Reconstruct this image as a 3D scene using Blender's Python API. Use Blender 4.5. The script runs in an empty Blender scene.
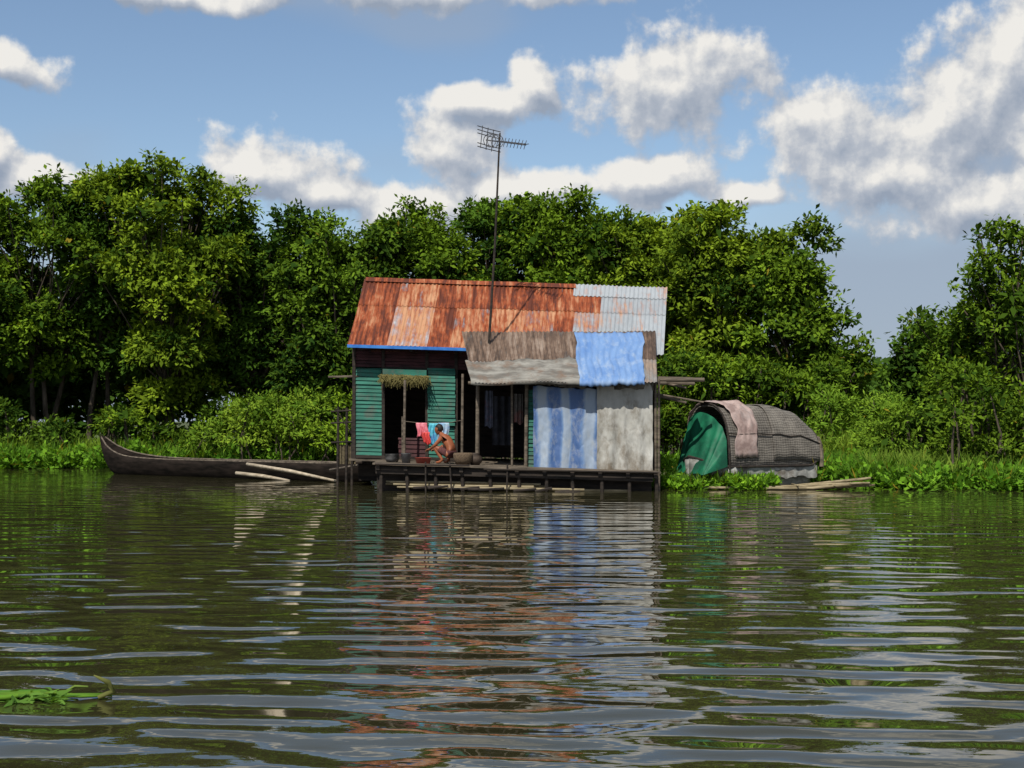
import bpy, math, random
import numpy as np
from mathutils import Vector, noise, Matrix
rng = np.random.default_rng(23); random.seed(11)
F = 1422.2; H = 1.5; HY = 421.0
def W(px, py, d):
    return Vector(((px-512)*d/F, d, H+(HY-py)*d/F))
scene = bpy.context.scene
R = math.radians

# ------------------------------------------------------------------ materials
def newmat(name):
    m = bpy.data.materials.new(name); m.use_nodes = True
    nt = m.node_tree
    return m, nt, nt.nodes["Principled BSDF"]
def N(nt, t, **kw):
    n = nt.nodes.new(t)
    for k, v in kw.items(): setattr(n, k, v)
    return n
def setin(n, **kw):
    for k, v in kw.items(): n.inputs[k].default_value = v
def pmat(name, c1, c2, scale=(3,3,3), rough=.8, bump=.0, detail=6, metallic=0., lo=.35, hi=.65, spec=.3, c3=None, s3=1.2, t3=(.5,.66), s3v=(1,1,1), base_dirt=None):
    m, nt, b = newmat(name)
    g = N(nt, "ShaderNodeTexCoord"); mp = N(nt, "ShaderNodeMapping")
    mp.inputs["Scale"].default_value = scale
    nt.links.new(g.outputs["Object"], mp.inputs["Vector"])
    no = N(nt, "ShaderNodeTexNoise"); setin(no, Scale=1.0, Detail=detail, Roughness=.6)
    nt.links.new(mp.outputs[0], no.inputs["Vector"])
    cr = N(nt, "ShaderNodeValToRGB")
    cr.color_ramp.elements[0].position = lo; cr.color_ramp.elements[1].position = hi
    cr.color_ramp.elements[0].color = (*c1, 1); cr.color_ramp.elements[1].color = (*c2, 1)
    nt.links.new(no.outputs["Fac"], cr.inputs["Fac"])
    out = cr.outputs[0]
    if c3:
        m3 = N(nt, "ShaderNodeMapping"); m3.inputs["Scale"].default_value = s3v; nt.links.new(g.outputs["Object"], m3.inputs["Vector"])
        n3 = N(nt, "ShaderNodeTexNoise"); setin(n3, Scale=s3, Detail=6.0, Roughness=.7)
        nt.links.new(m3.outputs[0], n3.inputs["Vector"])
        src = n3.outputs["Fac"]
        if base_dirt:   # more dirt towards the hem: (z_low, z_high, extra)
            sz = N(nt, "ShaderNodeSeparateXYZ"); nt.links.new(g.outputs["Object"], sz.inputs[0])
            rz = N(nt, "ShaderNodeMapRange"); setin(rz, **{"From Min": base_dirt[0], "From Max": base_dirt[1], "To Min": base_dirt[2], "To Max": 0.}); nt.links.new(sz.outputs[2], rz.inputs["Value"])
            ad = N(nt, "ShaderNodeMath", operation='ADD'); nt.links.new(src, ad.inputs[0]); nt.links.new(rz.outputs[0], ad.inputs[1]); src = ad.outputs[0]
        r3 = N(nt, "ShaderNodeMapRange"); setin(r3, **{"From Min": t3[0], "From Max": t3[1]})
        nt.links.new(src, r3.inputs["Value"])
        mx = N(nt, "ShaderNodeMix", data_type='RGBA')
        nt.links.new(r3.outputs[0], mx.inputs[0]); nt.links.new(out, mx.inputs[6]); mx.inputs[7].default_value = (*c3, 1)
        out = mx.outputs[2]
    nt.links.new(out, b.inputs["Base Color"])
    setin(b, Roughness=rough, Metallic=metallic); b.inputs["Specular IOR Level"].default_value = spec
    if bump:
        bp = N(nt, "ShaderNodeBump"); setin(bp, Strength=1.0, Distance=bump)
        nt.links.new(no.outputs["Fac"], bp.inputs["Height"]); nt.links.new(bp.outputs[0], b.inputs["Normal"])
    return m

def leafmat(name, trans=.3):
    m, nt, b = newmat(name)
    nt.nodes.remove(b)
    at = N(nt, "ShaderNodeAttribute"); at.attribute_name = "Col"
    d = N(nt, "ShaderNodeBsdfDiffuse"); t = N(nt, "ShaderNodeBsdfTranslucent")
    h = N(nt, "ShaderNodeMix", data_type='RGBA', blend_type='MULTIPLY'); h.inputs[0].default_value = 1; h.inputs[7].default_value = (1.4, 1.3, .4, 1)
    nt.links.new(at.outputs["Color"], d.inputs["Color"]); nt.links.new(at.outputs["Color"], h.inputs[6]); nt.links.new(h.outputs[2], t.inputs["Color"])
    m1 = N(nt, "ShaderNodeMixShader"); m1.inputs[0].default_value = trans
    nt.links.new(d.outputs[0], m1.inputs[1]); nt.links.new(t.outputs[0], m1.inputs[2])
    nt.links.new(m1.outputs[0], nt.nodes["Material Output"].inputs["Surface"])
    return m

LEAF = leafmat("foliage_leaf", .20); GRASSM = leafmat("grass_leaf", .28)
BARK = pmat("bark", (.03,.022,.015), (.10,.08,.06), (8,8,2), .9, .01)
WOOD = pmat("weathered_wood", (.05,.04,.03), (.18,.145,.11), (2,14,14), .85, .004)
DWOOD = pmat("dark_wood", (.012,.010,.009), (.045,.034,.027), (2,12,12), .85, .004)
BAMBOO = pmat("bamboo", (.14,.11,.06), (.34,.28,.17), (3,20,20), .6, .002)
PALE = pmat("pale_timber", (.26,.21,.15), (.48,.41,.31), (3,15,15), .7, .002)
GREENP = pmat("green_painted_boards", (.012,.085,.062), (.030,.17,.125), (2,2,9), .7, .003, c3=(.07,.10,.08), s3=2.0)
MAROON = pmat("maroon_boards", (.025,.009,.010), (.075,.024,.026), (3,3,8), .75, .003)
BLUEP = pmat("blue_paint", (.02,.12,.42), (.05,.22,.6), (4,4,4), .5, 0)
BLACK = pmat("dark_cloth", (.010,.011,.015), (.03,.032,.04), (6,6,6), .9, .003)
STEEL = pmat("antenna_metal", (.06,.06,.065), (.16,.16,.17), (9,9,9), .5, 0, metallic=.5)
STRAW = pmat("straw", (.08,.07,.02), (.22,.19,.07), (10,10,10), .9, 0)
SKIN = pmat("skin", (.20,.062,.028), (.30,.10,.045), (8,8,8), .5, .001)
HAIR = pmat("hair", (.006,.005,.005), (.02,.016,.014), (40,40,40), .6, .002)

# ------------------------------------------------------------------ mesh builder
class MB:
    def __init__(s): s.v = []; s.f = []; s.c = []
    def _add(s, vs, fs, col=(1,1,1,1)):
        o = len(s.v); s.v += [tuple(v) for v in vs]; s.f += [tuple(i+o for i in f) for f in fs]; s.c += [col]*len(vs)
    def box(s, x0, x1, y0, y1, z0, z1, col=(1,1,1,1), tilt=0):
        vs = [(x0,y0-tilt,z0),(x1,y0-tilt,z0),(x1,y1,z0),(x0,y1,z0),(x0,y0,z1),(x1,y0,z1),(x1,y1,z1),(x0,y1,z1)]
        s._add(vs, [(0,3,2,1),(4,5,6,7),(0,1,5,4),(1,2,6,5),(2,3,7,6),(3,0,4,7)], col)
    def tube(s, pts, rs, n=8, col=(1,1,1,1)):
        pts = [Vector(p) for p in pts]
        if not hasattr(rs, '__len__'): rs = [rs]*len(pts)
        vs = []; fs = []
        for i, p in enumerate(pts):
            t = (pts[min(i+1, len(pts)-1)]-pts[max(i-1, 0)]).normalized()
            a = t.orthogonal().normalized() if i == 0 else (a - t*a.dot(t)).normalized()
            b = t.cross(a)
            for k in range(n):
                an = 2*math.pi*k/n; vs.append(p+(a*math.cos(an)+b*math.sin(an))*rs[i])
        for i in range(len(pts)-1):
            for k in range(n):
                fs.append((i*n+k, i*n+(k+1)%n, (i+1)*n+(k+1)%n, (i+1)*n+k))
        fs.append(tuple(range(n))[::-1]); fs.append(tuple(range((len(pts)-1)*n, len(pts)*n)))
        s._add(vs, fs, col)
    def grid(s, fn, nu, nv, col=(1,1,1,1)):
        vs = [fn(i/nu, j/nv) for j in range(nv+1) for i in range(nu+1)]
        fs = [(j*(nu+1)+i, j*(nu+1)+i+1, (j+1)*(nu+1)+i+1, (j+1)*(nu+1)+i) for j in range(nv) for i in range(nu)]
        s._add(vs, fs, col)
    def build(s, name, mat, parent=None, shear=0., smooth=False, solid=0, bevel=0):
        me = bpy.data.meshes.new(name)
        me.from_pydata([(x, y, z-shear*x) for x, y, z in s.v], [], s.f)
        ca = me.color_attributes.new("Col", 'FLOAT_COLOR', 'POINT')
        ca.data.foreach_set("color", np.array(s.c, dtype=np.float32).ravel())
        me.materials.append(mat)
        if smooth: me.shade_smooth()
        ob = bpy.data.objects.new(name, me); scene.collection.objects.link(ob)
        if parent: ob.parent = parent
        if solid:
            md = ob.modifiers.new("s", 'SOLIDIFY'); md.thickness = solid
        if bevel:
            md = ob.modifiers.new("b", 'BEVEL'); md.width = bevel; md.segments = 2
        return ob
def empty(name):
    e = bpy.data.objects.new(name, None); scene.collection.objects.link(e); return e
def fb(x, y, z, o=3):
    return noise.fractal(Vector((x, y, z)), 1.0, 2.0, o)

# ------------------------------------------------------------------ foliage
def nrm(a): return a/np.maximum(np.linalg.norm(a, axis=1, keepdims=True), 1e-6)
def leaves(C, O, per, L, Wd, spread, ca, cb, up=.8, outw=.6, droop=.12, bright=None, yl=.004):
    n = len(C); C = np.repeat(C, per, 0); O = np.repeat(O, per, 0); M = len(C)
    cl = np.repeat(rng.random(n), per)
    P = C+rng.normal(0, spread, (M, 3))
    a = nrm(O*outw+rng.normal(0, .55, (M, 3)))
    nn = nrm(np.array([[0, -.25, up]])+O*.6+rng.normal(0, .4, (M, 3)))
    b = nrm(np.cross(a, nn))
    l = L*(.6+.8*rng.random((M, 1))); w = Wd*(.6+.8*rng.random((M, 1)))
    tip = P+a*l; tip[:, 2:] -= droop*l
    v = np.stack([P, P+a*l*.5+b*w*.5, tip, P+a*l*.5-b*w*.5], 1).reshape(-1, 3)
    k = np.clip(.55*cl+.45*rng.random(M)+(0 if bright is None else np.repeat(bright, per)), 0, 1.15)[:, None]
    col = np.array(ca)[None]*(1-k)+np.array(cb)[None]*k
    yel = (rng.random(M) < yl)[:, None]
    col = np.where(yel, np.array([[.21, .17, .02]]), col)
    col = np.concatenate([np.maximum(col, .002), np.ones((M, 1))], 1)
    return v, np.repeat(col, 4, 0)
def quads_obj(name, parts, bark=None, lm=None, parent=None):
    v = np.concatenate([p[0] for p in parts]); c = np.concatenate([p[1] for p in parts])
    nq = len(v)//4; idx = np.arange(nq*4)
    matidx = np.zeros(nq, dtype=np.int32)
    if bark and bark.v:
        bv = np.array(bark.v); bf = np.array([f for f in bark.f if len(f) == 4])+len(v)
        idx = np.concatenate([idx, bf.ravel()]); matidx = np.concatenate([matidx, np.ones(len(bf), dtype=np.int32)])
        v = np.concatenate([v, bv]); c = np.concatenate([c, np.ones((len(bv), 4))*.1])
    nf = len(matidx)
    me = bpy.data.meshes.new(name)
    me.vertices.add(len(v)); me.vertices.foreach_set("co", v.astype(np.float32).ravel())
    me.loops.add(nf*4); me.loops.foreach_set("vertex_index", idx.astype(np.int32))
    me.polygons.add(nf); me.polygons.foreach_set("loop_start", np.arange(nf, dtype=np.int32)*4)
    me.polygons.foreach_set("material_index", matidx)
    me.update(calc_edges=True)
    at = me.color_attributes.new("Col", 'FLOAT_COLOR', 'POINT'); at.data.foreach_set("color", c.astype(np.float32).ravel())
    me.materials.append(lm or LEAF); me.materials.append(BARK)
    ob = bpy.data.objects.new(name, me); scene.collection.objects.link(ob)
    if parent: ob.parent = parent
    return ob
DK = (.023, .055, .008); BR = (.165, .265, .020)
def lobe_clusters(lobes, dens, inner=False):
    Cs = []; Os = []; Bs = []
    for (c, r) in lobes:
        if inner and r < .3: continue
        n = max(4 if inner else 6, int(dens*r*r*12.5))
        d = nrm(rng.normal(0, 1, (n, 3))); d[:, 2] = np.where(d[:, 2] < -.35, -d[:, 2], d[:, 2])
        ph = rng.random(3)*6
        if inner: rad = r*(.15+.4*rng.random((n, 1)))
        else: rad = r*(.50+.55*rng.random((n, 1))**.6)*(1+.25*np.sin(d[:, :1]*5+ph[0])*np.sin(d[:, 2:3]*5+ph[1]))
        Cs.append(np.array(c)[None]+d*rad*np.array([[1, 1, .85]])); Os.append(d)
        Bs.append(np.full(n, rng.normal(0, .19)))
    return np.concatenate(Cs), np.concatenate(Os), np.concatenate(Bs)
def foliage(lobes, dens, per, L, Wd, ca, cb, spread=.11):
    C, O, B = lobe_clusters(lobes, dens)
    v1 = leaves(C, O, per, L, Wd, spread, ca, cb, bright=B)
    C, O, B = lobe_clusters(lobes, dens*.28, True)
    v2 = leaves(C, O, 5, L*1.7, Wd*2.2, .15, ca, tuple(.8*a+.2*b for a, b in zip(ca, cb)))  # inner leaves coloured darker: crown-gap shade painted into the leaf colour
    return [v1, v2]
def tree(name, x, y, ztop, rx, zlow=1.2, ry=None, nl=None, base=.2, dens=4.8, per=15, L=.19, Wd=.10, ca=DK, cb=BR, lr=(.6, 1.15), stems=1):
    ry = ry or rx*.85
    zc = (ztop+zlow)/2; rz = (ztop-zlow)/2
    nl = nl or int(rx*rz*2.8)+7
    lobes = []
    for i in range(nl):
        d = rng.normal(0, 1, 3); d /= np.linalg.norm(d)
        if i % 3 == 0: d[1] = -abs(d[1])
        f = .35+.68*rng.random()**.5
        r = rng.uniform(*lr)
        s = np.array([max(rx-r*.8, .2), max(ry-r*.8, .2), max(rz-r*.85, .2)])
        lobes.append((np.array([x, y, zc])+d*f*s, r))
    for i in range(4):
        lobes.append((np.array([x+rng.normal(0, .38*rx), y-.2, ztop-.75-.35*i]), rng.uniform(.65, .9) if rx > 1.6 else .5))
    for i in range(int(nl*.7)):
        d = rng.normal(0, 1, 3); d /= np.linalg.norm(d); d[2] = abs(d[2])*1.0
        d /= np.linalg.norm(d)
        lobes.append((np.array([x, y, zc])+d*np.array([rx, ry, rz])*rng.uniform(.88, 1.05), rng.uniform(.22, .5)))
    mb = MB()
    for s in range(stems):
        bx = x+rng.normal(0, .35*(stems > 1)); by = y+rng.normal(0, .3*(stems > 1))
        tr = .16 if stems == 1 else .09
        hub = Vector((x+rng.normal(0, .2*rx), y+rng.normal(0, .2), zlow+rz*.35))
        b0 = Vector((bx, by, base-.3)); mid = b0.lerp(hub, .5)+Vector((rng.normal(0, .2), rng.normal(0, .15), 0))
        mb.tube([b0, mid, hub], [tr*1.3, tr, tr*.75], 7)
        for i, (c, r) in enumerate(lobes):
            if i % stems != s: continue
            c = Vector(c); m = hub.lerp(c, .5)+Vector((rng.normal(0, .15), rng.normal(0, .15), .15+rng.normal(0, .1)))
            mb.tube([hub, m, c, c+(c-hub).normalized()*r*.5], [tr*.4, tr*.24, .02, .006], 5)
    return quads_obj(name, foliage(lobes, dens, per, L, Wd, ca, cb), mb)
def bush(name, lobes, dens=6, per=14, L=.18, Wd=.07, ca=DK, cb=BR, stems=True):
    mb = MB()
    if stems:
        for c, r in lobes:
            for k in range(2):
                mb.tube([(c[0]+rng.normal(0, .2), c[1]+rng.normal(0, .2), -.1), (c[0]+rng.normal(0, .15), c[1], c[2]*.6), (c[0], c[1], c[2]+r*.6)], [.04, .03, .01], 5)
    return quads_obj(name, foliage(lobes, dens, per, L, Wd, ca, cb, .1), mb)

def ptree(px, d, topy, hw, **kw):
    p = W(px, topy, d); k = F/d
    return tree("tree", p.x, d, p.z, hw/k, **kw)
CB2 = (.10,.19,.02); CA2 = (.018,.046,.009); YG2 = (.21,.30,.022)
ptree(-75, 48, 190, 95)
ptree(35, 48.5, 184, 92, zlow=2.4, stems=3)
ptree(105, 49, 178, 70, zlow=2.4, ca=CA2, cb=CB2, stems=2)
ptree(170, 48, 162, 95, zlow=1.0, stems=2, cb=YG2)
ptree(258, 49, 218, 62, zlow=.8, ca=CA2, cb=CB2)
ptree(335, 48, 210, 68, zlow=.9, ca=CA2, cb=(.14,.235,.02))
ptree(420, 49, 205, 72, zlow=1.2)
ptree(490, 50, 201, 65, zlow=1.2, ca=CA2, cb=CB2)
ptree(570, 49, 189, 80, zlow=1.2)
ptree(650, 48, 205, 75, zlow=1.2, cb=YG2)
ptree(722, 45, 207, 78, zlow=.9, cb=YG2)
ptree(785, 44, 248, 60, zlow=.6)
ptree(828, 43, 326, 34, zlow=.5, lr=(.4, .7), nl=18)
ptree(928, 44, 318, 38, zlow=.5, lr=(.45, .75), nl=18, ca=CA2, cb=CB2)
ptree(1008, 36.5, 222, 46, zlow=.6, dens=3.2, lr=(.3, .6), nl=32, stems=3, per=12, L=.17, Wd=.07)
ptree(968, 38, 300, 43, zlow=.4, dens=4, lr=(.35, .7), nl=22, per=13, L=.17, Wd=.07)
ptree(1085, 37, 205, 70, zlow=.6, dens=3.5, lr=(.5, .8))

def shore(x):
    xs = [-500, -8, -2, 4, 7.4, 9, 14, 500]; ys = [47, 47, 44, 40, 38.5, 33, 31.5, 31]
    return float(np.interp(x, xs, ys))
def lob(px0, px1, d0, d1, y0, y1, n, r0, r1):
    L = []
    for i in range(n):
        d = rng.uniform(d0, d1); px = rng.uniform(px0, px1); py = rng.uniform(y0, y1); r = rng.uniform(r0, r1)
        p = W(px, py, d); L.append((np.array([p.x, p.y, max(p.z, .2)]), r))
    return L
YG = (.22, .35, .035); YD = (.07, .145, .015)
bush("bush", lob(205, 330, 45.5, 47.5, 400, 450, 26, .45, .85), ca=YD, cb=(.21,.31,.03), dens=5, L=.16, Wd=.06)
bush("bush", lob(105, 215, 46.3, 48, 420, 455, 15, .35, .6), ca=DK, cb=BR, dens=5)
bush("bush", lob(-60, 66, 46.5, 48, 415, 455, 22, .4, .7), ca=DK, cb=(.15,.25,.025), dens=5)
bush("bush", lob(330, 660, 45.5, 47, 410, 450, 34, .6, .9), dens=4)
bush("bush", lob(650, 830, 41, 43, 375, 440, 34, .5, .9), dens=5, ca=DK, cb=BR)
bush("bush", lob(820, 905, 39, 41.5, 400, 450, 26, .35, .65), dens=6, ca=YD, cb=YG, L=.16, Wd=.045)
bush("bush", lob(868, 960, 34.5, 37, 420, 468, 30, .35, .6), dens=6, ca=DK, cb=(.17,.28,.025), L=.15, Wd=.06)
bush("bush", lob(945, 1060, 32.0, 34.5, 375, 475, 42, .3, .6), dens=6, ca=DK, cb=BR, L=.15, Wd=.06)

dl = []
for i in range(300):
    x = rng.uniform(-75, 80); y = rng.uniform(55, 72)
    top = 7.4 if x < 12 else (3.4 if x < 24 else 5.0)
    r = rng.uniform(1.2, 1.9) if top > 4 else rng.uniform(.8, 1.3); dl.append((np.array([x, y, rng.uniform(.8, max(1.0, top-r*.6))]), r))
for i in range(120):
    x = rng.uniform(-30, 10); dl.append((np.array([x, rng.uniform(52, 56), rng.uniform(.8, 6.3)]), rng.uniform(1.1, 1.6)))
for i in range(70):
    px = rng.uniform(835, 960); p = W(px, rng.uniform(375, 420), rng.uniform(60, 76)); dl.append((np.array(p), rng.uniform(.7, 1.1)))
C, O, B = lobe_clusters(dl, 1.7)
quads_obj("distant_trees", [leaves(C, O, 9, .42, .25, .22, (.022,.052,.010), (.08,.15,.022), bright=B)])

# ------------------------------------------------------------------ floating plants
def hyacinth(name, pts, h=.28, L=.14, per=9, ca=(.045,.13,.010), cb=(.19,.37,.03)):
    C = np.array(pts); n = len(C)
    O = nrm(rng.normal(0, .5, (n, 3))+np.array([[0, 0, .9]]))
    B = np.array([.55*noise.noise(Vector((p[0]*.8, p[1]*.8, 9))) for p in pts])
    v, c = leaves(C, O, per, L, L*.75, h*.33, ca, cb, up=.7, outw=.8, droop=.0, bright=B)
    v[:, 2] = np.maximum(v[:, 2], .004)
    s, cs = leaves(C, O, 5, h*1.1, .03, .05, (.04,.10,.012), (.13,.25,.03), up=.1, outw=1.2, droop=0, yl=.06)
    s[:, 2] = np.maximum(s[:, 2], .004)
    return quads_obj(name, [(v, c), (s, cs)], lm=GRASSM)
def patch(px0, px1, dfun0, dfun1, n, z0=.03, z1=.2, th=-.22):
    out = []
    while len(out) < n:
        px = rng.uniform(px0, px1); t = (px-px0)/(px1-px0)
        d = rng.uniform(dfun0(t), dfun1(t))
        x = (px-512)*d/F
        if noise.noise(Vector((x*1.1, d*1.1, 0))) < th: continue
        k = .3+1.1*(.5+noise.noise(Vector((x*1.6, d*1.6, 5))))
        out.append((x, d, rng.uniform(z0, z0+(z1-z0)*k)))
    return out
hyacinth("water_hyacinth", patch(-80, 100, lambda t: 44.6, lambda t: 47.5, 900, .05, .42), h=.4, L=.17)
hyacinth("water_hyacinth", patch(100, 340, lambda t: 45.6, lambda t: 47, 800, .05, .5), h=.4, L=.16)
hyacinth("water_hyacinth", patch(640, 775, lambda t: 31.0+.2*math.sin(t*14), lambda t: 32.0-.5*t, 520, .02, .15), h=.22, L=.12, ca=(.06,.16,.012), cb=(.24,.44,.03))
hyacinth("water_hyacinth", patch(815, 880, lambda t: 32.5-.9*t, lambda t: 38.5, 1000, .03, .34), h=.36)
hyacinth("water_hyacinth", patch(865, 1100, lambda t: 31.0-.4*t+.35*math.sin(t*17)+.3*math.sin(t*41), lambda t: 34.5, 1700, .02, .34), h=.36)
hyacinth("water_hyacinth", [(rng.uniform(3.6, 9), rng.uniform(38, 39.5), rng.uniform(.05, .4)) for i in range(400)], h=.35)
def grass(name, pts, h, ca, cb):
    C = np.array(pts); O = np.tile(np.array([[0, 0, 1.]]), (len(C), 1))
    v = leaves(C, O, 9, h, .035, .09, ca, cb, up=.0, outw=1.6, droop=.2)
    return quads_obj(name, [v], lm=GRASSM)
grass("grass", [((px-512)*d/F, d, .2) for px, d in zip(rng.uniform(790, 960, 1300), rng.uniform(38.5, 44, 1300))], 1.0, (.10,.18,.02), (.30,.42,.05))
grass("grass", [((px-512)*d/F, d, .15) for px, d in zip(rng.uniform(-70, 345, 1300), rng.uniform(46.3, 48.5, 1300))], .8, (.08,.16,.015), (.24,.36,.04))
grass("grass", [((px-512)*d/F, d, .1) for px, d in zip(rng.uniform(870, 1060, 500), rng.uniform(31.8, 34, 500))], .7, (.07,.14,.015), (.24,.34,.05))

# foreground floating stems
e = empty("floating_plant")
mb = MB()
def fp(px, py, dz=0):
    d = H*F/(py-HY); p = W(px, py, d); p.z = .012+dz; return p
for a in range(7):
    o = rng.uniform(-4, 4, 6)
    mb.tube([fp(-40, 703+o[0]), fp(5, 700+o[1], .01), fp(45, 697+o[2], .015), fp(80, 700+o[3]*.6, .01), fp(112, 697+o[4]*.4, .0)], [.010,.012,.010,.008,.004], 6, (.08+.05*rng.random(), .18+.08*rng.random(), .03, 1))
mb.tube([fp(98, 700), fp(113, 699, .03), fp(108, 700, .085), fp(94, 702, .13)], [.012, .018, .015, .004], 7, (.18,.19,.06,1))
mb.tube([fp(60, 697), fp(75, 694, .03), fp(88, 697, .045)], [.008, .008, .004], 6, (.16,.24,.05,1))
mb.build("stems", GRASSM, e, smooth=True)
C = np.array([fp(px, 701+rng.uniform(-4, 4)) for px in rng.uniform(-50, 60, 34)])
O = nrm(np.array([[.9, 0, .15]])+rng.normal(0, .3, (34, 3)))
v, c = leaves(C, O, 3, .12, .028, .02, (.05,.12,.02), (.15,.28,.05)); v[:, 2] = np.clip(v[:, 2], .004, .05)
quads_obj("blades", [(v, c)], lm=GRASSM, parent=e)

# ------------------------------------------------------------------ terrain + water
xs = np.concatenate([[-1500, -700, -300, -150, -80, -50], np.arange(-36, 36.1, .9), [50, 80, 150, 300, 700, 1500]])
ys = np.concatenate([[-300, -100, -20, 10], np.arange(25, 62, .7), [70, 90, 130, 250, 600, 1500, 3000]])
mb = MB(); vs = []
for y in ys:
    for x in xs:
        t = min(max((y-shore(x)+1.0)/2.0, 0), 1); t = t*t*(3-2*t)
        vs.append((x, y, -1.3+1.48*t+.08*t*fb(x*.4, y*.4, 3)))
nx = len(xs)
mb._add(vs, [(j*nx+i, j*nx+i+1, (j+1)*nx+i+1, (j+1)*nx+i) for j in range(len(ys)-1) for i in range(nx-1)])
mb.build("ground", pmat("ground_soil", (.03,.05,.012), (.09,.10,.04), (1.5,1.5,1.5), .95, .03), smooth=True)

wm, nt, b = newmat("river_water")
setin(b, Roughness=.010, IOR=1.50); b.inputs["Base Color"].default_value = (.032,.030,.013,1)
geo = N(nt, "ShaderNodeNewGeometry")
def wnoise(scale, rot, detail, seed, nt=nt):
    mp = N(nt, "ShaderNodeMapping"); mp.inputs["Scale"].default_value = scale; mp.inputs["Rotation"].default_value = (0, 0, R(rot)); mp.inputs["Location"].default_value = (seed, seed*2, seed)
    nt.links.new(geo.outputs["Position"], mp.inputs["Vector"])
    n = N(nt, "ShaderNodeTexNoise", noise_dimensions='2D'); setin(n, Scale=1., Detail=detail, Roughness=.45); nt.links.new(mp.outputs[0], n.inputs["Vector"])
    return n.outputs["Fac"]
def M(op, a, b_=None, c_=None, nt=nt):
    n = N(nt, "ShaderNodeMath", operation=op)
    for i, v in enumerate((a, b_, c_)):
        if v is None: continue
        if isinstance(v, (int, float)): n.inputs[i].default_value = v
        else: nt.links.new(v, n.inputs[i])
    return n.outputs[0]
sp = N(nt, "ShaderNodeSeparateXYZ"); nt.links.new(geo.outputs["Position"], sp.inputs[0])
X_, Y_ = sp.outputs[0], sp.outputs[1]
warp1 = wnoise((.65, .8, 1), 0, 1.0, 1); warp2 = wnoise((.42, .5, 1), 30, 1.0, 14); warp3 = wnoise((1.1, 1.4, 1), -20, 1.0, 22)
def train(lam, rot, warp, wamp, ph=0.):   # sinusoidal wave train, wavelength lam (m), phase-warped
    k = 2*math.pi/lam; c_, s_ = math.cos(R(rot))*k, math.sin(R(rot))*k
    q = M('ADD', M('MULTIPLY', Y_, c_), M('MULTIPLY_ADD', X_, s_, ph))
    return M('SINE', M('MULTIPLY_ADD', warp, wamp, q))
h = M('MULTIPLY', train(.70, 11, warp1, 9.0), .0042)
h = M('MULTIPLY_ADD', train(.56, -6, warp2, 12.0, 2.), .0031, h)
h = M('MULTIPLY_ADD', train(.39, 19, warp3, 8.0, 1.), .0014, h)
h = M('MULTIPLY_ADD', train(1.0, -16, warp1, 8.0, 4.), .0034, h)
h = M('MULTIPLY_ADD', wnoise((1.1, 2.4, 1), 10, 1.0, 7), .016, h)
h = M('MULTIPLY_ADD', wnoise((4.5, 9, 1), 12, 2.0, 9), .0013, h)
big = wnoise((.16, .34, 1), 0, 2.0, 3)
mr = N(nt, "ShaderNodeMapRange"); setin(mr, **{"From Min": 17., "From Max": 27.5, "To Min": 1.0, "To Max": .24}); nt.links.new(Y_, mr.inputs["Value"])
amp = M('MULTIPLY', mr.outputs[0], M('MULTIPLY_ADD', big, 1.4, .38))
h = M('MULTIPLY', h, amp)
bp = N(nt, "ShaderNodeBump"); setin(bp, Strength=1.0, Distance=1.0); nt.links.new(h, bp.inputs["Height"]); nt.links.new(bp.outputs[0], b.inputs["Normal"])
mb = MB(); mb._add([(-1500,-300,0),(1500,-300,0),(1500,62,0),(-1500,62,0)], [(0,1,2,3)]); mb.build("water", wm)

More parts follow.
